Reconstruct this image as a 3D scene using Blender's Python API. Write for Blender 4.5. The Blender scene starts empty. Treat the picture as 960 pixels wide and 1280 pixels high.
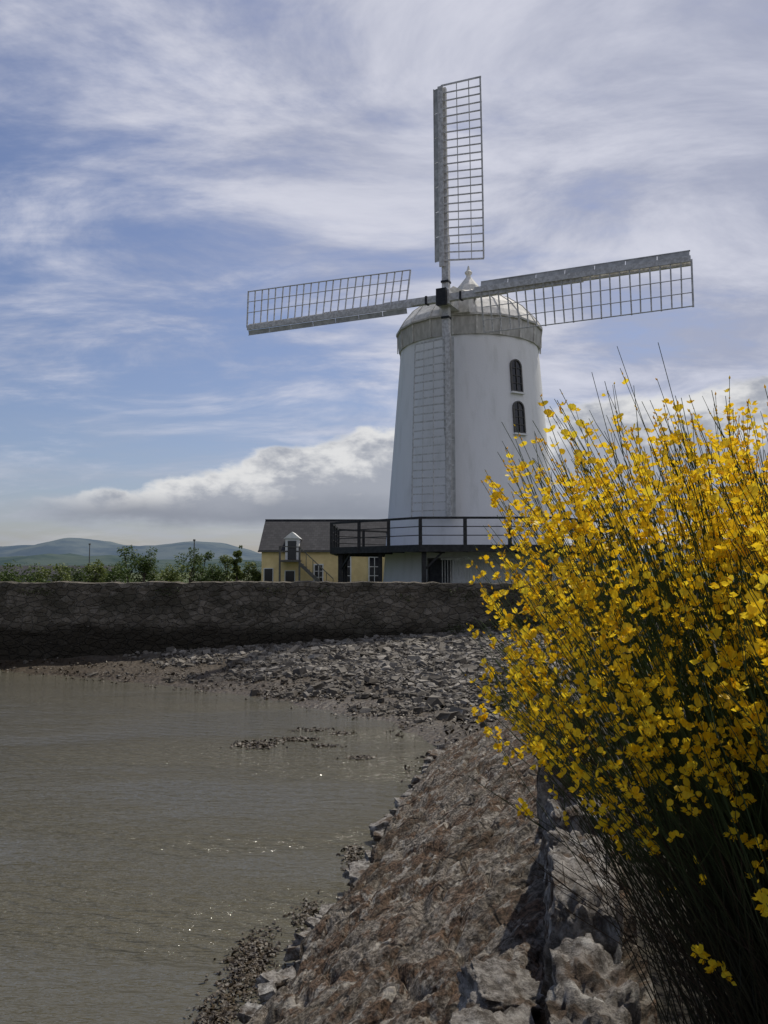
import bpy, math, random
import numpy as np
from mathutils import Vector, Matrix, noise
random.seed(7); rng=np.random.default_rng(7)
S=bpy.context.scene
S.view_settings.view_transform='Standard'; S.view_settings.look='None'; S.view_settings.exposure=0
R=math.radians
# ------------------------------------------------------------------ helpers
def link(o,parent=None):
    S.collection.objects.link(o)
    if parent: o.parent=parent
    return o
def empty(name):
    o=bpy.data.objects.new(name,None); return link(o)
def mesh(name,v,f,mat=None,parent=None,smooth=False,attr=None,mats=None,mi=None):
    m=bpy.data.meshes.new(name)
    v=v.tolist() if hasattr(v,'tolist') else v
    f=f.tolist() if hasattr(f,'tolist') else f
    m.from_pydata(v,[],f); 
    if mats:
        for a in mats: m.materials.append(a)
        if mi is not None: m.polygons.foreach_set('material_index',list(mi))
    elif mat: m.materials.append(mat)
    if smooth: m.polygons.foreach_set('use_smooth',[True]*len(m.polygons))
    if attr is not None:
        a=m.attributes.new('shade','FLOAT','POINT'); a.data.foreach_set('value',np.asarray(attr,dtype=np.float32))
    m.update()
    return link(bpy.data.objects.new(name,m),parent)
class MB:
    def __init__(s): s.v=[]; s.f=[]
    def box(s,x0,x1,y0,y1,z0,z1,M=None):
        n=len(s.v)
        for x,y,z in [(x0,y0,z0),(x1,y0,z0),(x1,y1,z0),(x0,y1,z0),(x0,y0,z1),(x1,y0,z1),(x1,y1,z1),(x0,y1,z1)]:
            p=Vector((x,y,z)); 
            if M: p=M@p
            s.v.append(tuple(p))
        s.f+= [tuple(n+i for i in q) for q in [(0,3,2,1),(4,5,6,7),(0,1,5,4),(1,2,6,5),(2,3,7,6),(3,0,4,7)]]
    def beam(s,a,b,w,h=None):
        a=Vector(a);b=Vector(b);d=b-a;L=d.length
        q=d.to_track_quat('Y','Z').to_matrix().to_4x4()
        h=h or w
        s.box(-w/2,w/2,0,L,-h/2,h/2,Matrix.Translation(a)@q)
    def poly(s,pts):
        n=len(s.v); s.v+=[tuple(p) for p in pts]; s.f.append(tuple(range(n,n+len(pts))))
    def obj(s,name,mat,parent=None,smooth=False): return mesh(name,s.v,s.f,mat,parent,smooth)
class NT:
    def __init__(s,nt): s.nt=nt; s.nt.nodes.clear()
    def n(s,t,ins=None,**kw):
        nd=s.nt.nodes.new(t)
        for k,v in kw.items(): setattr(nd,k,v)
        for k,v in (ins or {}).items():
            if hasattr(v,'is_output'): s.nt.links.new(v,nd.inputs[k])
            else: nd.inputs[k].default_value=v
        return nd
    def m(s,op,a,b=0.0,c=None,clamp=False):
        nd=s.n('ShaderNodeMath',{0:a,1:b},operation=op,use_clamp=clamp)
        if c is not None:
            if hasattr(c,'is_output'): s.nt.links.new(c,nd.inputs[2])
            else: nd.inputs[2].default_value=c
        return nd.outputs[0]
    def ss(s,x,a,b,lo=0.0,hi=1.0):
        return s.n('ShaderNodeMapRange',{0:x,1:a,2:b,3:lo,4:hi},interpolation_type='SMOOTHSTEP').outputs[0]
    def mix(s,f,a,b,bt='MIX'):
        nd=s.n('ShaderNodeMix',{0:f},data_type='RGBA',blend_type=bt)
        for i,v in ((6,a),(7,b)):
            if hasattr(v,'is_output'): s.nt.links.new(v,nd.inputs[i])
            else: nd.inputs[i].default_value=(*v,1) if len(v)==3 else v
        return nd.outputs[2]
    def noise(s,vec,scale,detail=5,rough=.55,dist=0,out=0):
        return s.n('ShaderNodeTexNoise',{'Vector':vec,'Scale':scale,'Detail':detail,'Roughness':rough,'Distortion':dist}).outputs[out]
    def pos(s,sc=(1,1,1),rot=(0,0,0)):
        g=s.n('ShaderNodeNewGeometry').outputs['Position']
        return s.n('ShaderNodeMapping',{'Vector':g,'Scale':sc,'Rotation':rot}).outputs[0]
    def bump(s,h,strength=.5,dist=.02,normal=None):
        i={'Height':h,'Strength':strength,'Distance':dist}
        if normal is not None: i['Normal']=normal
        return s.n('ShaderNodeBump',i).outputs[0]
    def out(s,col,rough=.8,bump=None,spec=.3,metal=0,extra=None):
        i={'Base Color':col if hasattr(col,'is_output') else (*col,1),'Roughness':rough,'Specular IOR Level':spec,'Metallic':metal}
        if bump is not None: i['Normal']=bump
        if extra: i.update(extra)
        p=s.n('ShaderNodeBsdfPrincipled',i)
        s.n('ShaderNodeOutputMaterial',{'Surface':p.outputs[0]})
        return p
def newmat(name):
    m=bpy.data.materials.new(name); m.use_nodes=True; return m,NT(m.node_tree)
def simple(name,c1,c2,scale=4,rough=.7,bs=.3,bd=.01,spec=.3,sc=(1,1,1),lo=.35,hi=.65):
    m,t=newmat(name); p=t.pos(sc); n=t.noise(p,scale,4,.6)
    t.out(t.mix(t.ss(n,lo,hi),c1,c2),rough,t.bump(n,bs,bd),spec); return m
def merge(tv,tf,Ms,locs):
    N=len(locs)
    V=np.einsum('nij,vj->nvi',Ms,tv)+locs[:,None,:]
    base=np.arange(N)*len(tv); faces=[]
    for f in tf: faces+=(base[:,None]+np.array(f)[None,:]).tolist()
    return V.reshape(-1,3),faces
def randrot(n,tilt=math.pi):
    yaw=rng.uniform(0,2*math.pi,n); t=rng.normal(0,1,n)*tilt; ax=rng.uniform(0,2*math.pi,n)
    out=np.zeros((n,3,3))
    for i in range(n):
        out[i]=np.array(Matrix.Rotation(t[i],3,Vector((math.cos(ax[i]),math.sin(ax[i]),0)))@Matrix.Rotation(yaw[i],3,'Z'))
    return out

# ------------------------------------------------------------------ camera, light, sky
cam=bpy.data.cameras.new('camera'); co=link(bpy.data.objects.new('camera',cam))
cam.sensor_fit='VERTICAL'; cam.sensor_height=36; cam.lens=29; cam.clip_end=20000; cam.clip_start=.05
co.location=(0,0,3.3); co.rotation_euler=(R(90+4.2),0,0); S.camera=co
SUN_AZ=30; SUN_EL=58
sd=Vector((math.sin(R(SUN_AZ))*math.cos(R(SUN_EL)),math.cos(R(SUN_AZ))*math.cos(R(SUN_EL)),math.sin(R(SUN_EL))))
sl=bpy.data.lights.new('sun','SUN'); sl.energy=3.8; sl.angle=R(.6); sl.color=(1,.94,.84)
so=link(bpy.data.objects.new('sun',sl)); so.rotation_euler=sd.to_track_quat('Z','Y').to_euler(); so.location=(20,20,60)
w=bpy.data.worlds.new("World"); S.world=w; w.use_nodes=True
t=NT(w.node_tree)
sky=t.n('ShaderNodeTexSky',sky_type='NISHITA'); sky.sun_disc=False; sky.sun_elevation=R(SUN_EL); sky.sun_rotation=R(SUN_AZ)
sky.air_density=1.0; sky.dust_density=1.3; sky.ozone_density=1.6
g=t.n('ShaderNodeTexCoord').outputs['Generated']
sx=t.n('ShaderNodeSeparateXYZ',{0:g}); X,Y,Z=sx.outputs
az=t.m('ARCTAN2',X,Y)
Zc=t.m('MAXIMUM',Z,0.0); den=t.m('ADD',Zc,.2)
P=t.n('ShaderNodeCombineXYZ',{0:t.m('DIVIDE',X,den),1:t.m('DIVIDE',Y,den),2:0.0}).outputs[0]
Pm=t.n('ShaderNodeMapping',{'Vector':P,'Location':(.6,.2,0),'Rotation':(0,0,R(24)),'Scale':(.95,1.6,1)}).outputs[0]
n1=t.noise(Pm,1.7,7,.62,.45)
Pm2=t.n('ShaderNodeMapping',{'Vector':P,'Location':(3.1,1.4,0),'Rotation':(0,0,R(12)),'Scale':(.6,.9,1)}).outputs[0]
n2=t.noise(Pm2,1.0,2,.5,.3)
Pm3=t.n('ShaderNodeMapping',{'Vector':P,'Rotation':(0,0,R(-30)),'Scale':(1.2,3.2,1)}).outputs[0]
n3=t.noise(Pm3,3.4,5,.6,.35)
bias=t.m('MULTIPLY',X,.34)
c=t.m('ADD',t.m('ADD',t.m('MULTIPLY',n1,.85),t.m('MULTIPLY',n2,.6)),t.m('ADD',t.m('MULTIPLY',n3,.32),bias))
cir=t.ss(c,.62,.98)
cir=t.m('MULTIPLY',cir,t.ss(Z,.06,.26,.35,.95))
skyc=t.mix(1.0,sky.outputs[0],(.70,.69,.79),'MULTIPLY')
circ=t.mix(t.ss(n1,.36,.66),(3.4,3.65,4.7),(6.0,6.1,6.9))
col=t.mix(cir,skyc,circ)
nh=t.noise(t.n('ShaderNodeCombineXYZ',{0:az,1:t.m('MULTIPLY',Z,5.0),2:3.0}).outputs[0],5,4,.55)
hz=t.m('MULTIPLY',t.ss(nh,.42,.68),t.ss(Z,.22,.02,0.0,.65))
col=t.mix(hz,col,(3.7,4.0,4.7))
AE=t.n('ShaderNodeCombineXYZ',{0:az,1:t.m('MULTIPLY',Z,1.9),2:0.0}).outputs[0]
nc=t.noise(AE,13,6,.6,.1); ncb=t.noise(AE,4.5,2,.5)
nvo=t.n('ShaderNodeTexVoronoi',{'Vector':AE,'Scale':19.0},feature='SMOOTH_F1').outputs[0]
top=t.m('ADD',t.ss(az,-.44,.10,.088,.188),t.m('MULTIPLY',t.m('SUBTRACT',nc,.5),.055))
top=t.m('ADD',top,t.m('MULTIPLY',t.m('SUBTRACT',ncb,.5),.05))
top=t.m('SUBTRACT',top,t.m('MULTIPLY',t.m('SUBTRACT',nvo,.35),.035))
top=t.m('ADD',top,t.ss(az,.05,.22,0.0,.025))
base=t.m('ADD',Z,t.m('MULTIPLY',t.m('SUBTRACT',nc,.5),.03))
dtop=t.m('SUBTRACT',top,Z)
cm=t.m('MULTIPLY',t.ss(dtop,-.002,.010),t.ss(base,.048,.070))
cm=t.m('MULTIPLY',cm,t.ss(az,-.46,-.30))
lit=t.m('ADD',dtop,t.m('MULTIPLY',t.m('SUBTRACT',nc,.5),.20))
ccol=t.mix(t.ss(lit,.0,.06),(6.8,6.8,6.8),(3.3,3.5,4.0))
ccol=t.mix(t.ss(t.m('ADD',base,t.m('MULTIPLY',t.m('SUBTRACT',ncb,.5),.05)),.105,.065),ccol,(2.3,2.5,3.0))
col=t.mix(t.m('MULTIPLY',cm,.95),col,ccol)
bg=t.n('ShaderNodeBackground',{'Color':col,'Strength':.11})
t.n('ShaderNodeOutputWorld',{'Surface':bg.outputs[0]})

# ------------------------------------------------------------------ terrain definition
EDGE=np.array([(-14,-40),(-3.6,-6),(-.82,6.3),(-.14,9.3),(.28,11.5),(.85,14.2),(1.05,15.6),(.7,17.2),(-.2,18.8),(-1.6,20.3),(-3.2,22),(-6,24.2),(-9,26),(-13.3,28.3),(-30,29.2),(-400,29.2)],float)
def edist(x,y):
    best=np.full(x.shape,1e9); sign=np.ones(x.shape)
    for a,b in zip(EDGE[:-1],EDGE[1:]):
        d=b-a; L=(d**2).sum(); tt=np.clip(((x-a[0])*d[0]+(y-a[1])*d[1])/L,0,1)
        dx=x-(a[0]+tt*d[0]); dy=y-(a[1]+tt*d[1]); dd=np.hypot(dx,dy)
        cr=d[0]*(y-a[1])-d[1]*(x-a[0])
        m=dd<best-1e-9
        best=np.where(m,dd,best); sign=np.where(m,np.where(cr>0,-1,1),sign)
    return best*sign
def xr(y): return .1+.205*y
def sstep(x,a,b):
    q=np.clip((x-a)/(b-a),0,1); return q*q*(3-2*q)
def height(x,y):
    d=edist(x,y)
    k=.75+(.115-.75)*sstep(y,11,18.5)
    land=np.minimum(k*d,1.7)
    z=np.where(d>0,land,np.maximum(.22*d,-1.2))
    z=np.where(y<15.5,z-.30*(1-sstep(y,13,15.5))*sstep(d,-.1,.3),z)
    rr=sstep(x-xr(y),-.25+0*x,.35+0*x)
    z=z*(1-rr)+1.55*rr
    bk=sstep(y,30.15,30.4); z=z*(1-bk)+1.9*bk
    far=sstep(np.hypot(x,y),400,1500)*.6*np.where(y>30,1,0)
    return z+far
def axis(fine0,fine1,step,far):
    a=list(np.arange(fine0,fine1,step)); s=step; q=fine1
    hi=[]
    while q<far: hi.append(q); s*=1.35; q+=s
    hi.append(far); s=step; q=fine0-step; lo=[]
    while q>-far: lo.append(q); s*=1.35; q-=s
    lo.append(-far)
    return np.array(lo[::-1]+a+hi)
def gridmesh(name,xs,ys,zf,mat,smooth=True):
    XX,YY=np.meshgrid(xs,ys); ZZ=zf(XX,YY)
    v=np.stack([XX,YY,ZZ],-1).reshape(-1,3)
    nx=len(xs); i=np.arange(len(ys)-1)[:,None]*nx+np.arange(nx-1)[None,:]
    f=np.stack([i,i+1,i+nx+1,i+nx],-1).reshape(-1,4)
    return mesh(name,v,f,mat,None,smooth)
def gz(XX,YY):
    z=height(XX,YY)
    fl=np.array([noise.noise(Vector((a*.9,b*.9,0)))*.06+noise.noise(Vector((a*4,b*4,3)))*.03 if (abs(a)<40 and -2<b<31) else 0 for a,b in zip(XX.ravel(),YY.ravel())]).reshape(XX.shape)
    return z+fl
mg,t=newmat('ground_mat')
p=t.pos(); sep=t.n('ShaderNodeSeparateXYZ',{0:p}); pz=sep.outputs[2]; py=sep.outputs[1]
na=t.noise(p,1.1,4,.6); nb=t.noise(p,9,5,.65); vo=t.n('ShaderNodeTexVoronoi',{'Vector':p,'Scale':9.0}); vd=vo.outputs['Distance']
mud=t.mix(t.ss(nb,.35,.65),(.024,.018,.011),(.065,.048,.030))
peb=t.mix(t.n('ShaderNodeSeparateColor',{0:vo.outputs['Color']}).outputs[0],(.04,.033,.025),(.13,.112,.09))
h=t.m('ADD',pz,t.m('MULTIPLY',t.m('SUBTRACT',na,.5),.7))
cc=t.mix(t.ss(h,.25,.6),mud,peb)
gr=t.mix(t.ss(nb,.4,.6),(.035,.055,.015),(.075,.09,.03))
soil=t.mix(t.ss(nb,.4,.6),(.010,.008,.005),(.026,.022,.013))
cc=t.mix(t.ss(pz,1.3,1.55),cc,soil)
cc=t.mix(t.ss(py,30.3,31.0),cc,gr)
t.out(cc,t.ss(pz,.05,.4,.45,.9),t.bump(t.m('ADD',t.m('MULTIPLY',vd,.6),nb),.7,.06),.35)
gridmesh('ground',axis(-24,10,.22,6000),axis(0,31,.22,6000),gz,mg)

# water
mw,t=newmat('water_mat')
p=t.pos((1,1,1)); p2=t.pos((.6,1.9,1),(0,0,R(14)))
wa=t.noise(p2,5.0,3,.55,.3); wb=t.noise(p2,15,2,.5); wc=t.noise(t.pos((.30,1,1)),.45,3,.5)
wl=t.n('ShaderNodeTexWave',{'Vector':t.pos((1,1,1),(0,0,R(-72))),'Scale':1.1,'Distortion':5.0,'Detail':2.0,'Detail Scale':1.2}).outputs[1]
hh=t.m('ADD',t.m('ADD',wa,t.m('MULTIPLY',wb,.4)),t.m('MULTIPLY',wl,.2))
amp=t.ss(wc,.40,.60,.35,1.25)
bc=t.mix(t.ss(wc,.35,.7),(.078,.072,.050),(.104,.096,.068))
t.out(bc,.09,t.bump(t.m('MULTIPLY',hh,amp),.75,.11),.5,extra={'IOR':1.33})
mesh('water',[(-500,-300,0),(8,-300,0),(8,29.9,0),(-500,29.9,0)],[(0,1,2,3)],mw)

# ------------------------------------------------------------------ hills
mh=simple('hill_mat',(.075,.105,.14),(.115,.145,.165),.006,1,.0,.1,0)  # atmospheric haze is put into the hill colour as blue-grey
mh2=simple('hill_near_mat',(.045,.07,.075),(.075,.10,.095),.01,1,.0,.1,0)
def hill(name,y0,prof,depth,mat):
    xs=np.linspace(-4200,4200,300); v=[];f=[]
    rows=8
    for j in range(rows):
        q=j/(rows-1)
        for x in xs:
            hgt=prof(x)+ (noise.noise(Vector((x*.006,j*1.7+y0,0)))*8)
            pq=math.sin(min(1,q*1.15)*math.pi/2)
            v.append((x,y0+depth*q,-8+ (hgt+8)*pq))
    n=len(xs)
    for j in range(rows-1):
        for i in range(n-1): f.append((j*n+i,j*n+i+1,(j+1)*n+i+1,(j+1)*n+i))
    mesh(name,v,f,mat,None,True)
def g_(x,c,s): return math.exp(-((x-c)/s)**2)
def prof1(x):
    return 70+84*g_(x,-1360,300)+70*g_(x,-820,220)+40*g_(x,-1900,260)+60*g_(x,100,500)+60*g_(x,-3000,500)+50*g_(x,1200,600)+noise.fractal(Vector((x*.0045,2,0)),.8,2,6)*20
def prof2(x):
    return 24+26*g_(x,-900,400)+16*g_(x,0,400)+noise.fractal(Vector((x*.008,9,0)),.8,2,5)*12
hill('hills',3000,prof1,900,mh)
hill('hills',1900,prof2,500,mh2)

# ------------------------------------------------------------------ far stone wall
ms,t=newmat('wall_mat')
p=t.pos((1,1,1.8)); q=t.pos()
pd=t.mix(.14,p,t.noise(p,2.5,2,out=1))
v1=t.n('ShaderNodeTexVoronoi',{'Vector':pd,'Scale':3.4},feature='DISTANCE_TO_EDGE').outputs[0]
vc=t.n('ShaderNodeTexVoronoi',{'Vector':pd,'Scale':3.4})
cr=t.n('ShaderNodeSeparateColor',{0:vc.outputs['Color']}).outputs[0]
nn=t.noise(q,7,5,.7); nl=t.noise(q,.6,4,.65)
st=t.mix(cr,(.085,.074,.058),(.215,.19,.155))
st=t.mix(t.m('MULTIPLY',t.ss(nn,.38,.66),.75),st,(.11,.096,.07))
st=t.mix(t.ss(v1,.0,.05,.4,0.0),st,(.18,.165,.14))
st=t.mix(t.m('MULTIPLY',t.ss(nl,.48,.62),.65),st,(.048,.045,.032))
z=t.n('ShaderNodeSeparateXYZ',{0:q}).outputs[2]
tide=t.ss(t.m('ADD',z,t.m('MULTIPLY',nl,1.4)),1.75,2.35,1.0,0.0)
st=t.mix(t.m('MULTIPLY',tide,.90),st,(.024,.020,.013))
st=t.mix(t.m('MULTIPLY',t.ss(nn,.62,.75),.45),st,(.30,.28,.25))
t.out(st,.95,t.bump(t.m('ADD',t.ss(v1,0,.1,0,.7),nn),1.0,.09),.2)
xs=np.arange(-120,14.01,.14); rows=22
v=[];f=[]
for j in range(rows+3):
    for x in xs:
        ztop=2.93+noise.noise(Vector((x*.9,0,5)))*.05+noise.noise(Vector((x*3.1,0,15)))*.05+noise.noise(Vector((x*.12,0,9)))*.05
        if j<=rows:
            zz=-.6+(ztop+.6)*j/rows
            d=noise.voronoi(Vector((x*1.9,0,zz*3.1)))[0]
            y=30.0-.12*min(d[1]-d[0],.5)+noise.noise(Vector((x*.7,1,zz*.7)))*.08 - (2.9-zz)*.05
            if j>=rows-1: y+= -.05
        elif j==rows+1: zz=ztop+.03; y=30.5
        else: zz=-.6; y=30.55
        v.append((x,y,zz))
n=len(xs)
for j in range(rows+2):
    for i in range(n-1): f.append((j*n+i,j*n+i+1,(j+1)*n+i+1,(j+1)*n+i))
mesh('stone_wall',v,f,ms)

# ------------------------------------------------------------------ rocks
mr,t=newmat('rock_mat')
p=t.pos(); n1=t.noise(p,3.4,6,.7,.3); n2=t.noise(p,26,6,.72); n3=t.noise(p,7,4,.6); n5=t.noise(p,1.3,3,.6)
c1=t.mix(t.ss(n2,.38,.64),(.052,.043,.034),(.22,.195,.165))
c1=t.mix(t.m('MULTIPLY',t.ss(n1,.46,.55),.85),c1,t.mix(t.ss(n2,.4,.6),(.028,.018,.011),(.105,.060,.034)))
c1=t.mix(t.m('MULTIPLY',t.ss(n3,.56,.64),.6),c1,(.36,.34,.30))
c1=t.mix(t.m('MULTIPLY',t.ss(n5,.48,.62),.4),c1,(.048,.040,.026))
vv=t.n('ShaderNodeTexVoronoi',{'Vector':t.mix(.2,p,t.noise(p,4,2,out=1)),'Scale':2.1},feature='DISTANCE_TO_EDGE').outputs[0]
vs=t.n('ShaderNodeTexVoronoi',{'Vector':p,'Scale':34.0}).outputs[0]
c1=t.mix(t.ss(vv,.0,.02,.6,0.0),c1,(.014,.012,.009))
zz=t.n('ShaderNodeSeparateXYZ',{0:p}).outputs[2]
c1=t.mix(t.ss(t.m('ADD',zz,t.m('MULTIPLY',n3,.3)),.15,.35,.8,0.0),c1,(.032,.025,.016))
hb=t.m('ADD',t.m('ADD',t.m('MULTIPLY',n2,.8),t.m('MULTIPLY',vs,.4)),t.m('MULTIPLY',t.ss(vv,0,.04),.5))
t.out(c1,.94,t.bump(hb,1.0,.032),.2)
mr2,t=newmat('parapet_stone_mat')
p=t.pos(); n2=t.noise(p,18,7,.74); n3=t.noise(p,5,4,.6)
c1=t.mix(t.ss(n2,.38,.64),(.08,.070,.060),(.30,.28,.255))
c1=t.mix(t.m('MULTIPLY',t.ss(n3,.52,.64),.65),c1,t.mix(t.ss(n2,.4,.6),(.22,.21,.19),(.46,.45,.42)))
c1=t.mix(t.m('MULTIPLY',t.ss(n3,.47,.38),.85),c1,t.mix(t.ss(n2,.4,.6),(.035,.024,.015),(.10,.065,.04)))
t.out(c1,.93,t.bump(n2,1.0,.035),.2)
ys=[1.2]
while ys[-1]<16.5: ys.append(ys[-1]*1.0082)
W=150; v=[];f=[]
def edge_x(y): 
    return float(np.interp(y,[-6,6.3,9.3,11.5,14.2,15.6,16.6],[-3.6,-.82,-.14,.28,.85,1.05,1.2]))
for y in ys:
    x0=edge_x(y)-.12+noise.noise(Vector((y*1.3,0,2)))*.16+noise.noise(Vector((y*4,0,8)))*.09; x1=xr(y)+.25
    flat=float(1-sstep(np.array(y),12.5,16.5))
    for i in range(W):
        w_=i/(W-1); x=x0+(x1-x0)*w_
        if w_<.06: zb=-.4+ (w_/.06)*.60
        else: zb=.20+1.50*((w_-.06)/.94)**.85
        a=Vector((x,y,zb))
        wv=Vector((noise.noise(a*1.5)*.6,noise.noise(a*1.5+Vector((9,9,9)))*.6,0))
        d=noise.voronoi(a*2.1+wv)[0]
        dz=.080*min(d[1]-d[0],.14)/.14-.06
        d2=noise.voronoi(a*7+wv)[0]
        dz+=.024*min(d2[1]-d2[0],.2)/.2
        dz+=noise.fractal(a*2.6,.8,2.0,6)*.045+noise.fractal(a*14,.6,2,4)*.010
        zf=zb*flat+ (1-flat)*(zb*.45-.12)
        v.append((x+noise.noise(a*5)*.02,y,zf+dz))
for j in range(len(ys)-1):
    for i in range(W-1): f.append((j*W+i,j*W+i+1,(j+1)*W+i+1,(j+1)*W+i))
mesh('rocky_bank',v,f,mr,None,True)
def stone(mv,mf,c,s,rot,seed,res=9,rough=.12):
    M=Matrix.Rotation(rot[2],3,'Z')@Matrix.Rotation(rot[1],3,'Y')@Matrix.Rotation(rot[0],3,'X')
    for ax in range(3):
        for sg in (-1,1):
            n0=len(mv)
            for i in range(res):
                for j in range(res):
                    a=2*i/(res-1)-1; b=2*j/(res-1)-1
                    q=[0,0,0]; q[ax]=sg; q[(ax+1)%3]=a*sg; q[(ax+2)%3]=b
                    q=Vector(q); r=q.normalized(); q=q*.78+r*.22*1.25
                    off=noise.fractal(q*1.3+Vector((seed*3.7,seed,0)),.7,2,6)*rough*2+noise.noise(q*.8+Vector((0,seed*2.3,seed)))*rough*1.5
                    q=q*(1+off)
                    q=Vector((q.x*s[0],q.y*s[1],q.z*s[2])); q=M@q+Vector(c)
                    mv.append(tuple(q))
            for i in range(res-1):
                for j in range(res-1):
                    k=n0+i*res+j; mf.append((k,k+res,k+res+1,k+1))
def near_stone(name,lst,mat,res=14,rough=.12):
    mv=[];mf=[]
    for k,(c,s,r) in enumerate(lst): stone(mv,mf,c,s,r,k+1.3,res,rough)
    return mesh(name,mv,mf,mat,None,True)
ps=[]
y=1.5
while y<14.5:
    L=random.uniform(.12,.24); hgt=random.uniform(.14,.21)
    ps.append(((xr(y+L)+random.uniform(-.03,.03),y+L,1.73+hgt*.3),(random.uniform(.11,.14),L*.95,hgt),(random.uniform(-.12,.12),random.uniform(-.12,.12),R(-11)+random.uniform(-.15,.15))))
    y+=2*L*1.0
ps=[q for q in ps if not(2.6<q[0][1]<4.05 or 4.65<q[0][1]<5.3)]
ps+=[((.72,2.93,1.72),(.125,.16,.21),(.1,-.05,R(-12))),((.78,3.33,1.84),(.125,.20,.22),(-.05,.05,R(-16))),
     ((.40,3.02,1.52),(.17,.20,.13),(.15,.2,R(20))),((.10,3.20,1.40),(.15,.15,.10),(.1,.2,R(-25))),((.48,3.48,1.56),(.14,.15,.09),(.1,.2,R(5))),
     ((.88,3.82,1.78),(.125,.24,.18),(0,.05,R(-9))),
     ((1.07,5.0,2.18),(.125,.11,.38),(.06,.05,R(-10))),((1.02,4.6,1.86),(.13,.22,.19),(0,.1,R(-8))),((1.2,5.4,1.9),(.13,.2,.2),(.1,0,R(-12)))]
near_stone('stone_parapet',ps,mr2,20,.13)
es=[]
for k in range(64):
    y=4.9+k*.16+random.uniform(-.08,.08); s=random.uniform(.04,.115)
    es.append(((edge_x(y)+random.uniform(-.10,.10),y,.12+random.uniform(-.05,.08)),(s,s*random.uniform(.8,1.6),s*.6),(random.uniform(-.3,.3),random.uniform(-.3,.3),random.uniform(0,3))))
near_stone('shore_boulders',es,mr2,8,.12)

# beach rubble ------------------------------------------------------
mp,t=newmat('beach_stone_mat')
at=t.n('ShaderNodeAttribute',attribute_name='shade').outputs['Fac']
p=t.pos(); n2=t.noise(p,30,3,.6)
c1=t.mix(at,(.042,.035,.026),(.36,.335,.295)); c1=t.mix(t.m('MULTIPLY',t.ss(n2,.4,.65),.45),c1,(.085,.068,.048))
t.out(c1,.8,t.bump(n2,.5,.02),.35)
cube=np.array([(-1,-1,-1),(1,-1,-1),(1,1,-1),(-1,1,-1),(-.7,-.75,1),(.75,-.7,1),(.7,.75,1),(-.75,.7,1)],float)
cf=[(0,3,2,1),(4,5,6,7),(0,1,5,4),(1,2,6,5),(2,3,7,6),(3,0,4,7)]
N=85000
x=rng.uniform(-13,7,N); y=rng.uniform(13.0,30,N)
d=edist(x,y); keep=(d>.25)&(x<xr(y)+.6)
patch=np.array([noise.noise(Vector((a*.45,b*.7,1)))+.4*noise.noise(Vector((a*1.6,b*2.2,4))) for a,b in zip(x,y)])
dens=np.clip((d-.7)/3.8+patch*1.0,0.03,1)*np.clip((x+10)/7,.04,1)
keep&=rng.uniform(0,1,N)<dens
x=x[keep];y=y[keep];d=d[keep];patch=patch[keep];N=len(x)
sz=np.clip(rng.lognormal(-3.4,.55,N),.015,.16)
Ms=randrot(N,.35)
sc=np.stack([sz*rng.uniform(.8,1.7,N),sz*rng.uniform(.7,1.2,N),sz*rng.uniform(.3,.7,N)],-1)
Ms=Ms*sc[:,None,:]
z=height(x,y)+sz*.2+.02
V=np.einsum('nij,nvj->nvi',Ms,cube[None]+rng.uniform(-.4,.4,(N,8,3)))+np.stack([x,y,z],-1)[:,None,:]
faces=[]
base=np.arange(N)*8
for q in cf: faces+=(base[:,None]+np.array(q)[None]).tolist()
sh=np.clip(rng.beta(1.2,2.5,N)*np.clip(.2+d/4.5+patch*.8,.08,1),0,1)
mesh('beach_stones',V.reshape(-1,3),faces,mp,None,False,attr=np.repeat(sh,8))

# seaweed ----------------------------------------------------------
mse=simple('seaweed_mat',(.016,.010,.005),(.055,.036,.013),20,.5,.5,.02,.35)
N=36000
x=rng.uniform(-16,3.2,N);y=rng.uniform(4,29.5,N); d=edist(x,y)
patch=np.array([noise.noise(Vector((a*.9,b*.9,7)))+.5*noise.noise(Vector((a*2.7,b*2.7,2))) for a,b in zip(x,y)])
dens=np.exp(-((d-.6)/np.where(y<13,.22,1.3))**2)*np.clip(.5+patch*2.0,0,1)
keep=(d>-.5)&(rng.uniform(0,1,N)<dens)&(y>5.5)
ex=[]
for cx,cy,rx,ry,nn_ in [(-2.45,16.1,.38,.30,420),(-1.75,16.6,.40,.16,220),(-1.1,16.0,.25,.15,40),(-.4,15.0,.22,.16,60),(-1.5,17.6,.4,.2,60),(-1.12,7.2,.2,.6,1100),(-.35,9.9,.12,.35,260),(-1.25,6.3,.16,.4,600),(-.9,17.2,.3,.25,50),(-.75,8.2,.12,.4,200)]:
    a=rng.normal(0,.5,(nn_,2)); ex.append(np.stack([cx+a[:,0]*rx,cy+a[:,1]*ry],-1))
ex=np.concatenate(ex)
x=np.concatenate([x[keep],ex[:,0]]);y=np.concatenate([y[keep],ex[:,1]]);N=len(x)
leaf=np.array([(-1,-.35,0),(0,-.5,.25),(1,-.2,-.1),(.9,.3,.1),(0,.4,.4),(-1,.3,.05)],float)
Ms=randrot(N,.6)*((rng.uniform(.012,.035,N)*np.clip(y/9,.8,1.8))[:,None,None])
zz=np.maximum(height(x,y)+.04,.010)
V,F=merge(leaf,[(0,1,4,5),(1,2,3,4)],Ms,np.stack([x,y,zz],-1))
mesh('seaweed',V,F,mse)

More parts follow.
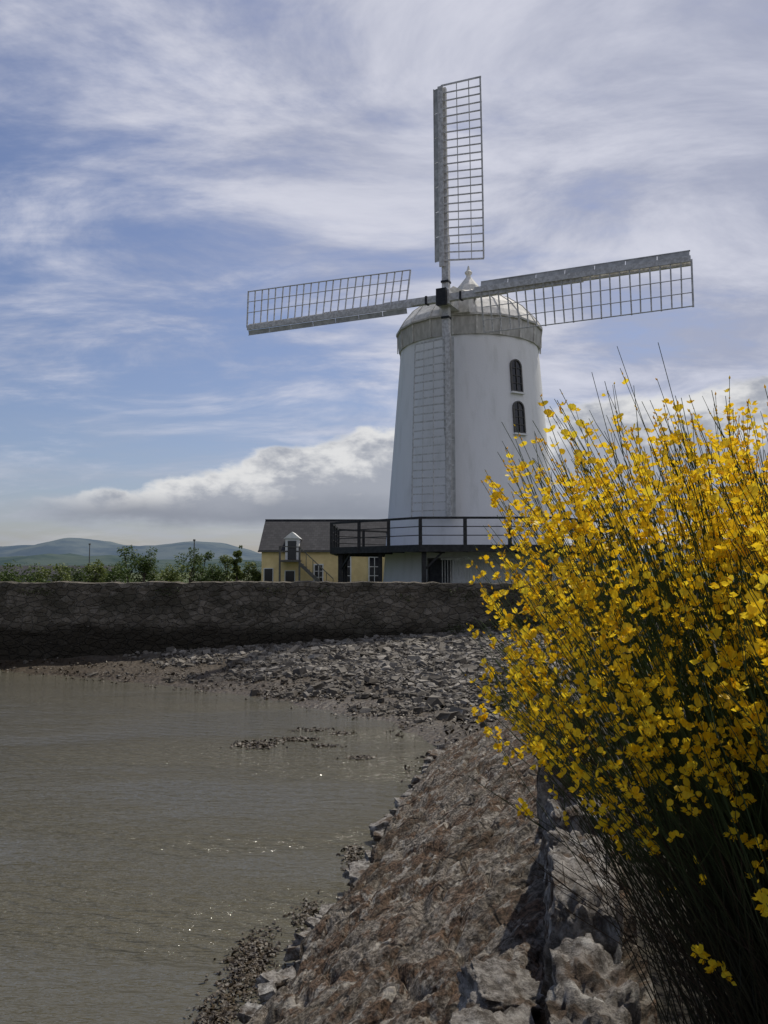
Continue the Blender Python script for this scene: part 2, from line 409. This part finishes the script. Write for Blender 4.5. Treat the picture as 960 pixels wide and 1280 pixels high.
# ------------------------------------------------------------------ WINDMILL
mill=empty('windmill')
mwh,t=newmat('whitewash_mat')
p=t.pos((1,1,.22)); a=t.noise(p,2.2,5,.6); b=t.noise(t.pos(),14,4,.6)
c1=t.mix(t.ss(a,.45,.85),(.83,.83,.825),(.70,.70,.68)); 
t.out(c1,.85,t.bump(b,.3,.03),.2)
mcap=simple('cap_mat',(.70,.68,.63),(.50,.49,.45),3,.75,.3,.02)
mskirt=simple('skirt_mat',(.56,.55,.52),(.42,.41,.38),5,.8,.3,.02,sc=(1,1,.3))
mblack=simple('black_paint_mat',(.012,.012,.013),(.03,.03,.03),6,.5,.2,.005)
msail=simple('weathered_white_timber_mat',(.66,.655,.64),(.44,.43,.41),7,.75,.4,.01)
mboard=simple('sail_board_mat',(.52,.52,.50),(.36,.36,.345),3,.8,.3,.01)
mglass,t=newmat('glass_mat'); t.out((.012,.014,.018),.12,None,.5)
mframe=simple('frame_mat',(.13,.12,.11),(.08,.08,.075),8,.6,.1,.005)
CX,CY=4.72,45.0
def lathe(name,prof,mat,seg,smooth,ang=0):
    v=[];f=[]
    for r,z in prof:
        for i in range(seg):
            a=2*math.pi*i/seg+ang; v.append((CX+r*math.cos(a),CY+r*math.sin(a),z))
    for j in range(len(prof)-1):
        for i in range(seg):
            k=(i+1)%seg; f.append((j*seg+i,j*seg+k,(j+1)*seg+k,(j+1)*seg+i))
    return mesh(name,v,f,mat,mill,smooth)
def rt(z): return 4.85+(3.76-4.85)*(z-1.8)/(15.8-1.8)
lathe('tower',[(rt(z),z) for z in np.linspace(1.5,15.9,24)],mwh,96,True)
lathe('cap_skirt',[(3.7,15.42),(3.90,15.42),(3.95,15.9),(3.95,16.35),(4.05,16.37),(4.05,16.47),(3.8,16.5)],mskirt,20,False)
lathe('cap_roof',[(4.02,16.475),(3.80,16.85),(3.3,17.45),(2.5,18.05),(1.5,18.5),(.75,18.78),(.6,18.86)],mcap,20,False)
lathe('cap_finial',[(.80,18.74),(.62,19.15),(.34,19.5),(.14,19.75),(.12,19.85),(.20,19.95),(.21,20.03),(.10,20.15),(.03,20.4),(.001,20.42)],mcap,12,False)
mb=MB()
for i in range(20):
    a=2*math.pi*i/20
    pts=[(4.02,16.49),(3.80,16.87),(3.3,17.47),(2.5,18.07),(1.5,18.52),(.7,18.81)]
    for (r0,z0),(r1,z1) in zip(pts[:-1],pts[1:]):
        mb.beam((CX+r0*math.cos(a),CY+r0*math.sin(a),z0),(CX+r1*math.cos(a),CY+r1*math.sin(a),z1),.07,.05)
    mb.beam((CX+3.96*math.cos(a),CY+3.96*math.sin(a),15.4),(CX+3.97*math.cos(a),CY+3.97*math.sin(a),16.36),.09,.05)
mb.obj('cap_ribs',mcap,mill)
def tower_win(phi,z0,z1,wd,name,door=False):
    def pt(u,z,off):
        r=rt(z)+off; a=phi+u/r
        return (CX+r*math.sin(a),CY-r*math.cos(a),z)
    def outline(g):
        hw=wd/2+g; zs=z1-wd/2; o=[(-hw,z0-g),(hw,z0-g)]
        if door: return o+[(hw,z1+g),(-hw,z1+g)]
        o.append((hw,zs))
        for k in range(1,9):
            a=math.pi*k/9; o.append((hw*math.cos(a),zs+hw*math.sin(a)))
        o.append((-hw,zs))
        return o
    o1=outline(0); o2=outline(.07)
    mb=MB(); mb.poly([pt(u,z,.035) for u,z in o1]); mb.obj(name+'_glass',mblack if door else mglass,mill)
    mb=MB(); n=len(o1)
    for i in range(n):
        k=(i+1)%n
        A=pt(*o1[i],.10);B=pt(*o1[k],.10);C=pt(*o2[k],.10);D=pt(*o2[i],.10)
        mb.poly([D,C,B,A])
        mb.poly([pt(*o2[i],-.05),pt(*o2[k],-.05),C,D]); mb.poly([A,B,pt(*o1[k],.02),pt(*o1[i],.02)])
    if not door:
        mb.beam(pt(0,z0,.06),pt(0,z1-.02,.06),.035)
        nb=int((z1-z0)/.32)
        for k in range(1,nb):
            z=z0+(z1-z0)*k/nb; mb.beam(pt(-wd/2,z,.06),pt(wd/2,z,.06),.03)
    mb.obj(name+'_frame',mframe,mill)
    mb=MB(); mb.beam(pt(-wd/2-.12,z0-.11,.08),pt(wd/2+.12,z0-.11,.08),.2,.08); mb.obj(name+'_sill',mwh,mill)
ph=R(31)
tower_win(ph,12.55,14.15,.6,'window_upper'); tower_win(ph,10.4,11.95,.6,'window_middle')
tower_win(R(-25),1.8,3.95,1.1,'door',True)
# reefing stage
mb=MB(); RO=8.0; dz=4.55
oc=[(CX+RO*math.cos(R(22.5+45*i)),CY+RO*math.sin(R(22.5+45*i))) for i in range(8)]
ic=[(CX+4.5*math.cos(R(22.5+45*i)),CY+4.5*math.sin(R(22.5+45*i))) for i in range(8)]
for i in range(8):
    k=(i+1)%8
    a,b,c_,d_=oc[i],oc[k],ic[k],ic[i]
    mb.poly([(*a,dz),(*b,dz),(*c_,dz),(*d_,dz)]); mb.poly([(*d_,dz-.08),(*c_,dz-.08),(*b,dz-.08),(*a,dz-.08)])
    A=Vector((*a,0));B=Vector((*b,0))
    mb.beam(A+Vector((0,0,dz-.14)),B+Vector((0,0,dz-.14)),.12,.32)
    mb.beam(Vector((*d_,dz-.2)),Vector((*a,dz-.2)),.14,.2)
    for hgt,wd in ((1.25,.10),(.85,.04),(.45,.04)):
        mb.beam(A+Vector((0,0,dz+hgt)),B+Vector((0,0,dz+hgt)),wd)
    nseg=3
    for s_ in range(nseg):
        P_=A.lerp(B,s_/nseg); mb.box(P_.x-.08,P_.x+.08,P_.y-.08,P_.y+.08,dz-.3,dz+1.3)
        inn=Vector((*d_,0)).lerp(Vector((*c_,0)),s_/nseg)
        mb.beam(P_+Vector((0,0,dz-.17)),inn+Vector((0,0,dz-.17)),.1,.16)
    P_=A.lerp(Vector((CX,CY,0)),.06); mb.box(P_.x-.11,P_.x+.11,P_.y-.11,P_.y+.11,1.7,dz-.1)
    P_=A.lerp(B,.5).lerp(Vector((CX,CY,0)),.06); 
    if i not in (5,): mb.box(P_.x-.09,P_.x+.09,P_.y-.09,P_.y+.09,1.7,dz-.1)
    Q=A.lerp(Vector((CX,CY,0)),.06); mb.beam(Q+Vector((0,0,3.4)),Q.lerp(Vector((*B,)),.16)+Vector((0,0,dz-.2)),.09)
mb.obj('reefing_stage',mblack,mill)
mb=MB()
for i in range(30):
    x_=2.75+i*.13; mb.box(x_,x_+.03,39.2,39.23,1.8,4.0)
mb.box(2.7,6.7,39.17,39.26,3.9,3.98); mb.box(2.7,6.7,39.17,39.26,2.0,2.08)
mb.obj('grille_gate',msail,mill)
# sails
HUB=Vector((3.04,40.0,16.8)); A_=25
HM=Matrix.Translation(HUB)@Matrix.Rotation(R(-A_),4,'Z')@Matrix.Rotation(R(1.5),4,'X')@Matrix.Rotation(R(.3),4,'Y')
RI=1.95
mlat=MB(); mbd=MB(); mst=MB()
for k,lab in enumerate(('up','right','down','left')):
    RS=11.45 if k%2 else 10.8
    M=HM@Matrix.Rotation(R(90*k),4,'Y')
    yo=-.17 if k%2 else .12
    mst.box(-.17,.17,yo-.15,yo+.15,0,3.2,M)
    mst.box(-.14,.14,yo-.12,yo+.12,3.2,6.8,M)
    mst.box(-.105,.105,yo-.09,yo+.09,6.8,RS,M)
    yf=yo-.19
    mst.box(-.26,-.0,yf-.06,yf+.03,RI-.3,RS+.02,M)
    B=M@Matrix.Translation((-.16,yf,0))@Matrix.Rotation(R(-14),4,'Z')
    nb=7; bw=.36 if k!=2 else .26
    for i in range(nb):
        z0=RI+(RS-RI)*i/nb; z1=RI+(RS-RI)*(i+1)/nb-.03
        mbd.box(-bw,-.12,-.02+random.uniform(-.01,.01),.015,z0,z1,B)
    mbd.box(-bw-.02,-bw+.02,-.04,.03,RI,RS,B)
    nr=23; pr=None
    for i in range(nr):
        q=i/(nr-1); z_=RI+(RS+.05-RI)*q; tw=R(18-14*q)
        L=M@Matrix.Translation((0,yf,z_))@Matrix.Rotation(tw,4,'Z')
        wd=1.95+.03*math.sin(i*2.1)
        th=.06 if 0<i<nr-1 else .08
        mlat.box(-.1,wd,-.02,.02,-th/2,th/2,L@Matrix.Rotation(random.uniform(-.014,.014),4,'Y'))
        pts=[L@Vector((xx,-.03,0)) for xx in (.72,1.34,1.93)]
        if pr:
            for a,b,wq in zip(pr,pts,(.04,.04,.08)): mlat.beam(a,b,wq,.03)
        pr=pts
mst.box(-.34,.34,-.42,.32,-.34,.34,HM)
mst.obj('sail_stocks',msail,mill); mbd.obj('sail_boards',mboard,mill); mlat.obj('sail_lattice',msail,mill)
mb=MB(); mb.box(-.26,.26,-.62,-.421,-.42,.40,HM); 
for s_ in (-1,1):
    mb.box(s_*.9-.05,s_*.9+.05,-.36,-.0,-.2,.2,HM); mb.box(-.2,.2,-.10,.32,s_*.9-.05,s_*.9+.05,HM)
mb.obj('poll_end',mblack,mill)
mb=MB(); mb.box(-.28,.28,.33,3.2,-.28,.28,HM); mb.obj('windshaft',msail,mill)
mb=MB(); G=Matrix.Translation(HUB)@Matrix.Rotation(R(-A_),4,'Z')
mb.box(-.8,.8,1.25,3.6,-.35,.55,G); n=len(mb.v)
for q in [(-.9,1.15,.55),(.9,1.15,.55),(0,1.15,1.05),(-.9,4.0,.55),(.9,4.0,.55),(0,4.0,1.05)]: mb.v.append(tuple(G@Vector(q)))
mb.f+=[(n,n+1,n+2),(n+1,n+4,n+5,n+2),(n,n+2,n+5,n+3)]
mb.obj('storm_hatch',mcap,mill)

# ------------------------------------------------------------------ yellow house
house=empty('yellow_house')
myel=simple('yellow_render_mat',(.84,.66,.34),(.74,.57,.28),2,.9,.2,.02,.1)
mslate,t=newmat('slate_mat'); p=t.pos((1,1,1)); a=t.noise(p,3,5,.6)
br=t.n('ShaderNodeTexBrick',{'Vector':t.n('ShaderNodeMapping',{'Vector':p,'Rotation':(R(90),0,0)}).outputs[0],'Color1':(.035,.035,.04,1),'Color2':(.06,.06,.065,1),'Mortar':(.02,.02,.02,1),'Scale':1.0,'Brick Width':.3,'Row Height':.16,'Mortar Size':.01})
t.out(t.mix(.35,br.outputs[0],t.mix(a,(.025,.025,.03),(.07,.07,.07))),.8,t.bump(a,.3,.02),.1)
mtrim=simple('white_trim_mat',(.75,.75,.73),(.65,.65,.63),3,.6,.1,.005)
hx0,hx1,hy0,hy1,he,hr=-8.15,2.2,55,61,4.78,6.9
mb=MB(); mb.box(hx0,hx1,hy0,hy1,1.6,he)
mb.poly([(hx0,hy0,he),(hx0,hy1,he),(hx0,58,hr-.05)]); mb.poly([(hx1,hy1,he),(hx1,hy0,he),(hx1,58,hr-.05)])
mb.obj('walls',myel,house)
mb=MB()
for s_ in (-1,1):
    ye=58+s_*3.15; ze=he-.1
    a=[(hx0-.2,ye,ze),(hx1+.2,ye,ze),(hx1+.2,58,hr),(hx0-.2,58,hr)]
    mb.poly(a); mb.poly([(x_,y_,z_+.1) for x_,y_,z_ in a]); 
    mb.poly([a[0],a[3],(a[3][0],a[3][1],a[3][2]+.1),(a[0][0],a[0][1],a[0][2]+.1)])
    mb.poly([a[0],a[1],(a[1][0],a[1][1],a[1][2]+.1),(a[0][0],a[0][1],a[0][2]+.1)])
mb.box(hx0-.2,hx1+.2,57.9,58.1,hr+.06,hr+.14)
mb.obj('roof',mslate,house)
mb=MB(); mb.beam((hx0-.22,54.78,he-.08),(hx1+.2,54.78,he-.08),.1); mb.obj('gutter',mframe,house)
wf=MB(); wg=MB()
def hwin(x0,x1,z0,z1,bars=True,fr=.08):
    wg.box(x0,x1,54.96,54.99,z0,z1)
    wf.box(x0-fr,x0,54.93,54.995,z0-fr,z1+fr); wf.box(x1,x1+fr,54.93,54.995,z0-fr,z1+fr)
    wf.box(x0,x1,54.93,54.995,z1,z1+fr); wf.box(x0,x1,54.93,54.995,z0-fr,z0)
    if bars:
        xm=(x0+x1)/2; wf.box(xm-.02,xm+.02,54.94,54.959,z0,z1)
        for q in (.33,.66): wf.box(x0,x1,54.94,54.958,z0+(z1-z0)*q-.02,z0+(z1-z0)*q+.02)
hwin(-2.83,-2.25,2.5,4.3); hwin(-.96,-.3,2.5,4.3); hwin(.7,1.3,2.5,4.3)
hwin(-7.95,-7.4,1.9,3.55,False,.05); hwin(-6.55,-5.95,1.9,3.4,False,.05); hwin(-4.6,-4.1,2.6,3.8)
wg.obj('window_glass',mglass,house); wf.obj('window_frames',mtrim,house)
mb=MB(); dx0,dx1=-6.55,-5.65
mb.box(dx0,dx1,54.75,57,4.15,5.55); n=len(mb.v)
for q in [(dx0-.1,54.65,5.55),(dx1+.1,54.65,5.55),(-6.1,54.65,6.0),(dx0-.1,57.5,5.55),(dx1+.1,57.5,5.55),(-6.1,57.5,6.0)]: mb.v.append(q)
mb.f+=[(n,n+1,n+2),(n+1,n+4,n+5,n+2),(n,n+2,n+5,n+3)]
mb.obj('dormer',mtrim,house)
mb=MB(); mb.box(-6.38,-5.82,54.70,54.745,4.15,5.4); mb.obj('dormer_door',mglass,house)
mb=MB(); mb.box(-6.8,-5.5,53.7,54.9,4.0,4.12)
for i in range(11): mb.box(-5.5+i*.2,-5.28+i*.2,53.75,54.75,3.82-i*.19,3.88-i*.19)
mb.beam((-5.5,53.72,3.9),(-3.3,53.72,1.85),.08,.22); mb.beam((-5.5,53.72,4.95),(-3.3,53.72,2.9),.06)
mb.beam((-6.8,53.72,5.0),(-5.5,53.72,4.95),.06)
for i in range(6): mb.box(-5.5+i*.44-.02,-5.5+i*.44+.02,53.70,53.74,3.9-i*.41,4.95-i*.41)
for q in (-6.78,-5.5): mb.box(q-.06,q+.06,53.72,53.84,1.8,5.0)
mb.obj('outside_stair',mframe,house)

shed=empty('low_shed')
mb=MB(); mb.box(-46,-27,80,86,1.8,3.0); mb.obj('walls',simple('shed_wall_mat',(.25,.24,.22),(.18,.17,.16)),shed)
mb=MB(); mb.poly([(-46.3,79.7,3.0),(-26.7,79.7,3.0),(-26.7,83,4.0),(-46.3,83,4.0)]); mb.poly([(-46.3,83,4.0),(-26.7,83,4.0),(-26.7,86.3,3.0),(-46.3,86.3,3.0)])
mb.obj('roof',mslate,shed)
for x_,y_,h_ in [(-42.8,120,7.4),(-23,100,7.2)]:
    mb=MB(); 
    for i in range(6):
        a0=i*math.pi/3;a1=(i+1)*math.pi/3
        mb.poly([(x_+.09*math.cos(a0),y_+.09*math.sin(a0),1.8),(x_+.09*math.cos(a1),y_+.09*math.sin(a1),1.8),(x_+.06*math.cos(a1),y_+.06*math.sin(a1),h_),(x_+.06*math.cos(a0),y_+.06*math.sin(a0),h_)])
    mb.box(x_-.12,x_+.12,y_-.12,y_+.12,h_-.1,h_+.12)
    mb.obj('utility_pole',mframe)

# ------------------------------------------------------------------ foliage
def leafmat(name,c1,c2,sc=1.2,tr=.3,zdark=None):
    m,t=newmat(name); p=t.pos(); a=t.noise(p,sc,2,.6)
    at=t.n('ShaderNodeNewGeometry').outputs['Random Per Island']
    c=t.mix(t.m('MULTIPLY',t.m('ADD',a,at),.55),c1,c2)
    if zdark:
        # colour blends to dark brown towards the foot of the shrub
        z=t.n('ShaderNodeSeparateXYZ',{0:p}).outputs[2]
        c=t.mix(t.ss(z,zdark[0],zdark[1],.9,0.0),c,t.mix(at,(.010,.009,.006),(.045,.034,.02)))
    pr=t.n('ShaderNodeBsdfPrincipled',{'Base Color':c,'Roughness':.6,'Specular IOR Level':.25})
    if tr<=0:
        t.n('ShaderNodeOutputMaterial',{'Surface':pr.outputs[0]}); return m
    tl=t.n('ShaderNodeBsdfTranslucent',{'Color':c})
    mx=t.n('ShaderNodeMixShader',{0:tr,1:pr.outputs[0],2:tl.outputs[0]})
    t.n('ShaderNodeOutputMaterial',{'Surface':mx.outputs[0]}); return m
mleaf=leafmat('leaf_mat',(.03,.06,.015),(.11,.15,.04)); mleaf2=leafmat('leaf_light_mat',(.07,.10,.025),(.18,.21,.06))
mbark=simple('bark_mat',(.08,.06,.045),(.04,.03,.025),10)
lq=np.array([(-.5,0,0),(0,-.3,.08),(.5,0,0),(0,.3,.08)],float)
def cloud(clumps,n,size):
    pts=[]
    tot=sum(c[3]*c[4]*c[5] for c in clumps)
    for cx,cy,cz,rx,ry,rz in clumps:
        k=max(20,int(n*rx*ry*rz/tot)); q=rng.normal(0,1,(k,3)); q/=np.linalg.norm(q,axis=1)[:,None]
        q*=rng.uniform(.3,1.15,k)[:,None]**.6
        pts.append(q*[rx,ry,rz]+[cx,cy,cz])
    pts=np.concatenate(pts); N=len(pts)
    Ms=randrot(N,1.0)*(rng.uniform(.6,1.4,N)*size)[:,None,None]
    return merge(lq,[(0,1,2,3)],Ms,pts)
V=[];F=[];Fi=[]
def addtree(x,y,h,w,mat_i,n=900):
    cl=[]
    for i in range(16):
        q=random.random(); a=random.uniform(0,6.28); r=w*.5*random.uniform(.2,1.0)*(1-.5*q)
        s=w*random.uniform(.10,.22)
        cl.append((x+r*math.cos(a),y+r*math.sin(a),1.9+h*(.12+.80*q),s,s,s*random.uniform(.7,1.1)))
    v,f=cloud(cl,n,.17); o=sum(len(a) for a in V); V.append(v); F.extend([[i+o for i in q] for q in f]); Fi.extend([mat_i]*len(f))
    mb=MB(); mb.beam((x,y,1.8),(x+random.uniform(-.1,.1),y,1.9+h*.5),.12)
    for c_ in cl[:6]: mb.beam((x,y,1.9+h*.3),c_[:3],.05)
    o=sum(len(a) for a in V); V.append(np.array(mb.v)); F.extend([[i+o for i in q] for q in mb.f]); Fi.extend([2]*len(mb.f))
for pxu,y,h,w,mi in [(-.455,50,1.5,3.4,0),(-.425,52,1.5,3.4,0),(-.40,50,2.0,2.6,1),(-.375,55,1.6,3.4,0),(-.35,52,2.2,2.4,1),(-.325,55,1.7,3,0),(-.31,60,3.3,2.8,0),(-.29,60,3.3,2.6,0),(-.27,62,2.2,3.2,0),(-.255,52,1.7,2.6,1),(-.235,60,3.0,2.6,0),(-.22,64,3.1,2.2,0),(-.205,55,1.9,2.6,0),(-.19,62,2.7,2.2,1),(-.178,56,3.7,1.2,1),(-.165,58,2.1,2.2,1),(-.155,57,1.7,1.6,1),(-.49,54,1.9,3,0),(-.52,50,1.8,3,0),(-.56,52,2.0,3,1)]:
    addtree(pxu*y,y,h,w,mi,1300)
for i in range(70):
    y=random.uniform(120,260); u=random.uniform(-.75,.7); addtree(u*y,y,random.uniform(2.0,4.5),random.uniform(4,8),0,160)
mesh('tree_row',np.concatenate(V),F,None,None,False,mats=[mleaf,mleaf2,mbark],mi=Fi)
cl=[]
for x_ in (-12.9,-12.4,-12.1,-7.9,-7.6,2.6,2.9,3.3,-4,5,6.0,-15,-2.1,0.7):
    zc=random.choice((2.6,2.4,2.8)); cl.append((x_,29.82,zc,.34,.12,.16))
cl+=[(3.0,29.5,1.25,.9,.3,.3),(4.3,29.5,1.4,.8,.3,.35),(5.5,29.5,1.6,1,.4,.5)]
v,f=cloud(cl,3200,.07); mesh('wall_plants',v,f,leafmat('wall_plant_mat',(.02,.03,.008),(.07,.085,.028)))

# ------------------------------------------------------------------ broom bushes
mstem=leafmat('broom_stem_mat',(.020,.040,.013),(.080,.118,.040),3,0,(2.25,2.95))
mdead=leafmat('dead_stem_mat',(.016,.011,.008),(.085,.058,.036),3,0)
m,t=newmat('broom_petal_mat'); mpet=m
at=t.n('ShaderNodeNewGeometry').outputs['Random Per Island']
c=t.mix(at,(.88,.54,.008),(.97,.77,.05))
pr=t.n('ShaderNodeBsdfPrincipled',{'Base Color':c,'Roughness':.5,'Specular IOR Level':.25}); tl=t.n('ShaderNodeBsdfTranslucent',{'Color':c})
mx=t.n('ShaderNodeMixShader',{0:.48,1:pr.outputs[0],2:tl.outputs[0]}); t.n('ShaderNodeOutputMaterial',{'Surface':mx.outputs[0]})
fl=np.array([(0,0,0),(-.42,.02,.28),(-.52,.12,.62),(-.2,.2,.92),(0,.1,.84),(.2,.2,.92),(.52,.12,.62),(.42,.02,.28),
  (.06,-.05,0),(.22,-.42,.30),(.42,-.80,.10),(.24,-.5,-.16),(-.06,-.05,0),(-.22,-.42,.30),(-.42,-.80,.10),(-.24,-.5,-.16),
  (0,-.1,-.06),(.13,-.5,-.08),(0,-.95,-.05),(-.13,-.5,-.08),(0,-.5,-.28)],float)
ff=[(0,1,2,3),(0,3,4),(0,4,5),(0,5,6,7),(8,9,10,11),(12,15,14,13),(16,17,18,20),(16,20,18,19)]
bud=np.array([(0,0,-.1),(.15,0,.2),(0,.15,.2),(-.15,0,.2),(0,-.15,.2),(0,0,.6)],float)
bf=[(0,1,2),(0,2,3),(0,3,4),(0,4,1),(5,2,1),(5,3,2),(5,4,3),(5,1,4)]
def put(c_,d,fp,fM,cen,s0,s1):
    out=Vector((random.gauss(0,1),random.gauss(0,1),random.gauss(0,.35)))
    o2=(c_-Vector(cen)); o2.z*=.3; out=(out.normalized()+o2.normalized()*.7); out.normalize()
    zax=(Vector((0,0,1))+d*.4+Vector((random.gauss(0,.3),random.gauss(0,.3),0))); yax=-out; xax=yax.cross(zax).normalized(); zax=xax.cross(yax).normalized()
    s=random.uniform(s0,s1)
    M=np.array([[xax.x,yax.x,zax.x],[xax.y,yax.y,zax.y],[xax.z,yax.z,zax.z]])*s
    fp.append(tuple(c_+out*.010)); fM.append(M)
def putbud(c_,d,bp,bM):
    q=(d+Vector((random.gauss(0,.4),random.gauss(0,.4),0))).to_track_quat('Z','Y').to_matrix()
    bp.append(tuple(c_)); bM.append(np.array(q)*random.uniform(.012,.022))
def bush(name,base,brad,cen,rad,nst,nfl,zlow,pn=3.0,deadf=.16,s0=.018,s1=.030,sr0=.0030,boxy=False):
    sv=[];sf=[];smi=[]; fp=[];fM=[];bp=[];bM=[]
    par=empty(name)
    def tube(pts,r0,r1,mi):
        n0=len(sv); n=len(pts)
        for i,p_ in enumerate(pts):
            tdir=(pts[min(i+1,n-1)]-pts[max(i-1,0)]).normalized()
            a=tdir.orthogonal().normalized(); b=tdir.cross(a); r=r0+(r1-r0)*i/(n-1)
            for k in range(3):
                an=2.094*k; sv.append(tuple(p_+a*(r*math.cos(an))+b*(r*math.sin(an))))
        for i in range(n-1):
            for k in range(3):
                kk=(k+1)%3; sf.append((n0+i*3+k,n0+i*3+kk,n0+(i+1)*3+kk,n0+(i+1)*3+k)); smi.append(mi)
    for s_ in range(nst):
        dead=s_>nst*(1-deadf)
        if dead or not boxy:
            th=random.uniform(0,2*math.pi); cz=random.uniform(zlow,1) if not dead else random.uniform(-.85,-.1)
            sr=math.sqrt(max(0,1-cz*cz)); dx,dy=sr*math.cos(th),sr*math.sin(th)
        else:
            # sample directions towards a squared-off crown so its shoulders fill out
            q=Vector((random.uniform(-1,1),random.uniform(-1,1),random.uniform(zlow,1)))
            m_=max(abs(q.x),abs(q.y),abs(q.z)); q=(q/m_).normalized()
            dx,dy,cz=q; sr=math.hypot(dx,dy)
        rr=random.choice((random.uniform(.4,.8),random.uniform(.8,1.02),random.uniform(.85,1.06)))
        if dead: rr*=.8
        kk=1/(abs(dx)**pn+abs(dy)**pn+abs(cz)**pn)**(1/pn); rr2=rr*kk
        lump=1+.15*noise.noise(Vector((dx*2.6+base[0],dy*2.6,cz*2.6)))
        tip=Vector((cen[0]+rad[0]*dx*rr2*lump,cen[1]+rad[1]*dy*rr2*lump,cen[2]+rad[2]*cz*rr2*lump))
        if cz>.3 and random.random()<.14: tip.z+=random.uniform(.04,.16)
        b0=Vector((base[0]+random.gauss(0,brad),base[1]+random.gauss(0,brad),base[2]-.05))
        ctrl=b0.lerp(tip,.5)+Vector((0,0,.15+.15*sr))+Vector((random.gauss(0,.05),random.gauss(0,.05),0))
        n=11; pts=[]
        for i in range(n):
            q=i/(n-1); p_=b0*(1-q)**2+ctrl*2*q*(1-q)+tip*q*q
            p_=p_+Vector((noise.noise(Vector((s_,q*3,0))),noise.noise(Vector((s_,q*3,5))),0))*.04*q
            pts.append(p_)
        tube(pts,sr0,sr0*.38,1 if dead else 0)
        loc=nfl*(1+1.3*noise.noise(Vector(tip)*2.8))
        for b_ in range(random.choice((2,3,4,5))):
            i=random.randint(4,9); d=(pts[i+1]-pts[i]).normalized(); side=(d+Vector((random.gauss(0,.3),random.gauss(0,.3),random.gauss(.15,.2)))).normalized()
            L=random.uniform(.14,.32)*(1.2-i/14); q0=pts[i]
            sp=[q0,q0+side*L*.35,q0+side*L*.7+Vector((0,0,.02*L)),q0+side*L+Vector((0,0,.10*L))]
            tube(sp,sr0*.55,sr0*.28,1 if dead else 0)
            if not dead and random.random()<loc*.6 and rr>.7 and i>5:
                for k in range(random.randint(2,5)):
                    q=random.uniform(.45,1); put(sp[0].lerp(sp[3],q),side,fp,fM,cen,s0,s1)
                if random.random()<.5: putbud(sp[3],side,bp,bM)
        if dead: continue
        if random.random()<loc and rr>.7:
            for k in range(random.randint(5,12)):
                q=random.uniform(.78,.99); i=int(q*(n-1)); c_=pts[i].lerp(pts[min(i+1,n-1)],q*(n-1)-i)
                put(c_,(pts[-1]-pts[-3]).normalized(),fp,fM,cen,s0,s1)
            for k in range(random.randint(1,4)):
                putbud(pts[-1]-(pts[-1]-pts[-2])*random.uniform(0,.35),(pts[-1]-pts[-2]).normalized(),bp,bM)
    mesh('stems',sv,sf,None,par,False,mats=[mstem,mdead],mi=smi)
    V,F=merge(fl,ff,np.array(fM),np.array(fp)); mesh('flowers',V,F,mpet,par)
    V,F=merge(bud,bf,np.array(bM),np.array(bp)); mesh('buds',V,F,mpet,par)
bush('broom_bush',(1.30,2.25,1.5),.15,(.90,2.38,3.0),(.61,.55,.78),1350,.66,-.12,4.5,s0=.014,s1=.024,sr0=.0026,boxy=True)
bush('broom_bush',(1.35,1.55,1.5),.14,(1.22,1.60,3.08),(.56,.50,.84),850,.30,-.05,2.6,.32,.017,.028,.0026)
bush('broom_bush',(2.15,3.9,1.5),.3,(2.0,3.9,2.45),(.80,.9,.95),800,.35,-.6,2.6,.45)
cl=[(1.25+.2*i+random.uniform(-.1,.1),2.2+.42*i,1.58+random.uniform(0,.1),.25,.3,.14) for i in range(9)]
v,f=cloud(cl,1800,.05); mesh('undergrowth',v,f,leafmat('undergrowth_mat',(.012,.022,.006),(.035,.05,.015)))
